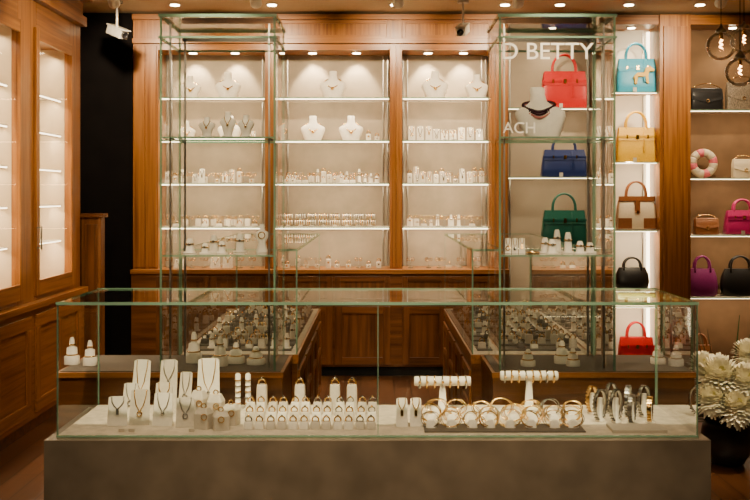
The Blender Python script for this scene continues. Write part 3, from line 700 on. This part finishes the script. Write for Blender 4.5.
def fixture(x,y,tx,ty,tz,e,ang):
    b=B(); b.lathe([(0.05,ZC-0.012),(0.05,ZC-0.001)],'white',20,T((x,y,0))); b.tube([(x,y,ZC-0.012),(x,y,ZC-0.06)],0.012,'white',8)
    d=(Vector((tx,ty,tz))-Vector((x,y,ZC-0.1))).normalized(); q=d.to_track_quat('Z','Y').to_matrix().to_4x4()
    b.lathe([(0.035,-0.05),(0.04,-0.04),(0.042,0.07),(0.036,0.07),(0.034,0.05)],'white',20,T((x,y,ZC-0.1))@q,caps=False)
    b.lathe([(0.034,0.045),(0.0005,0.045)],'lamp',20,T((x,y,ZC-0.1))@q,caps=False)
    b.done('ceiling_or_fill_spotlight')  # shared by the showcase ceiling spots and the added fill spots
    p=Vector((x,y,ZC-0.1))+d*0.085
    spot('ceiling_or_fill_beam',p,(tx,ty,tz),e,ang)
for x in (-1.0,-0.35,0.35,1.0): fixture(x,3.3,x,4.3,0.6,400,44)
for x in (-0.75,0.85): fixture(x*0.9,2.4,x,4.9,1.7,280,34); fixture(x,4.3,x,4.9,1.0,150,50)  # added fill: unseen spots to brighten the glass towers
fixture(-0.7,6.0,-0.72,6.2,0.8,140,60); fixture(0.8,6.0,0.81,6.2,0.8,140,60)
for x in (-1.9,-0.87,0.16,1.03,2.5): fixture(x,7.1,x,8.2,2.35,180,85)
fixture(-0.9,5.6,-2.2,6.5,1.9,230,75); fixture(-1.3,3.6,-2.2,5.9,0.9,240,58)
fixture(2.0,4.0,1.95,5.5,0.5,560,34)  # unseen spot added to lift the dark petals
fixture(-0.5,1.6,-0.4,3.98,0.2,130,60); fixture(0.7,1.6,0.6,3.98,0.2,130,60)  # unseen spots added to lighten the showcase pedestal
fixture(0.05,5.8,0.05,8.0,0.6,260,45)  # fill spot added for the staff well and base cabinet, out of view
# recessed ceiling downlights washing the cornice
b=B()
for px in (175,272,395,505,560,629,700):
    x=PX(px,7.85)
    b.lathe([(0.05,ZC-0.006),(0.05,ZC-0.0005)],'steel',20,T((x,7.85,0))); b.lathe([(0.036,ZC-0.010),(0.036,ZC-0.0062)],'lamp',20,T((x,7.85,0)))
b.done('recessed_downlight_row')
for px in (175,272,395,505,629,700): spot('recessed_beam',(PX(px,7.85),7.85,ZC-0.015),(PX(px,7.85),8.1,1.9),26,110,0.8)

# ---------------- flower arrangement ----------------
b=B(); FY=5.5; fx=PX(727,FY)
b.lathe([(0.07,0.002),(0.09,0.01),(0.13,0.08),(0.145,0.15),(0.135,0.21),(0.12,0.235),(0.112,0.235),(0.12,0.2),(0.02,0.19)],'pot',28,T((fx,FY,0)))
def petalstrip(b,c,d,L,w,curl,mat):
    d=d.normalized(); s=d.cross(Vector((0,0,1)))
    if s.length<0.05: s=Vector((1,0,0))
    s.normalize(); u=s.cross(d).normalized()
    vs=[];fs=[];k=4
    for i in range(k+1):
        t=i/k; p=c+d*L*t+u*curl*L*math.sin(t*pi*0.5)**2
        ww=w*(0.35+0.65*math.sin(min(1,t*1.1+0.15)*pi*0.75))*(1 if i<k else 0.4)
        vs+=[p-s*ww,p+s*ww]
    for i in range(k): fs.append((2*i,2*i+1,2*i+3,2*i+2))
    b.add(vs,fs,mat,True)
def mum(b,c,r,face):
    c=Vector(c); face=Vector(face).normalized(); n=240
    q=face.to_track_quat('Z','Y')
    b.sph(c,r*0.55,'petal',14,8)
    for i in range(n):
        t=i/n; ph=i*2.39996; th=t*2.0
        d=q@Vector((math.sin(th)*math.cos(ph),math.sin(th)*math.sin(ph),math.cos(th)))
        petalstrip(b,c+d*r*0.3,d,r*(0.5+0.25*t)*random.uniform(0.9,1.05),r*0.11,random.uniform(0.1,0.35),'petal' if t>0.06 else 'petal_in')
heads=[(719,378,5.34,0.135),(745,384,5.30,0.12),(712,400,5.28,0.10),(736,408,5.24,0.115),(703,366,5.45,0.085),(748,354,5.45,0.09),(756,405,5.3,0.10)]
base=Vector((fx,FY,0.2))
for px,py,Y,r in heads:
    c=Vector((PX(px,Y),Y,PZ(py,Y))); mum(b,c,r,(c.x-fx,-0.9,0.55))
    b.tube([base+Vector(((c.x-fx)*0.2,(c.y-FY)*0.2,0)),base*0.4+c*0.6+Vector((0,0.04,0)),c],0.004,'leaf',6)
for i in range(60):
    a=random.uniform(0,2*pi); el=random.uniform(0.2,1.35); L=random.uniform(0.2,0.40) 
    d=Vector((math.cos(a)*math.cos(el),abs(math.sin(a))*math.cos(el)*0.8-0.15,math.sin(el)))
    e=base+d*L
    b.tube([base,base+d*L*0.5+Vector((0,0,0.02)),e],0.0025,'leaf',4)
    for k in range(5):
        p=base+d*L*(0.45+0.13*k); dd=(d+Vector((random.uniform(-1,1),random.uniform(-1,1),random.uniform(-.3,.6)))).normalized()
        petalstrip(b,p,dd,random.uniform(0.05,0.1),0.016,-0.2,'leaf')
for i in range(10):
    d=Vector((random.uniform(-.25,.4),random.uniform(-.1,.2),1)).normalized(); L=random.uniform(0.5,0.68)
    petalstrip(b,base,d,L,0.006,-0.08,'leaf')
b.done('potted_chrysanthemum')

def lettering(txt,x,y,z,size):  # sign reflections in the glass, modelled as solid pale letters
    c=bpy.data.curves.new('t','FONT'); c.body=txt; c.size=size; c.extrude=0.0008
    o=bpy.data.objects.new('reflected_lettering',c); COL.objects.link(o)
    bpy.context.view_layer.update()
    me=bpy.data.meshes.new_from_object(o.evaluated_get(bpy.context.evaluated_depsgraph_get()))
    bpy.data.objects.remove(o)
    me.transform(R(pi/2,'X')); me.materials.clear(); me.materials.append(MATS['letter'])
    o=bpy.data.objects.new('reflected_lettering',me); o.location=(x,y,z); COL.objects.link(o)
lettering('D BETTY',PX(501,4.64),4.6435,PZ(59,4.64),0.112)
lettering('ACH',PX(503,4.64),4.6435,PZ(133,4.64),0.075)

w=bpy.data.worlds.new('World'); S.world=w; w.use_nodes=True
w.node_tree.nodes['Background'].inputs[0].default_value=(1,0.75,0.5,1); w.node_tree.nodes['Background'].inputs[1].default_value=0.05
cam=bpy.data.cameras.new('camera'); cam.lens=F/750*36; cam.sensor_width=36; cam.shift_y=-55/750; cam.shift_x=-1/750
co=bpy.data.objects.new('camera',cam); co.location=(0,0,1.5); co.rotation_euler=(pi/2,0,0); COL.objects.link(co); S.camera=co
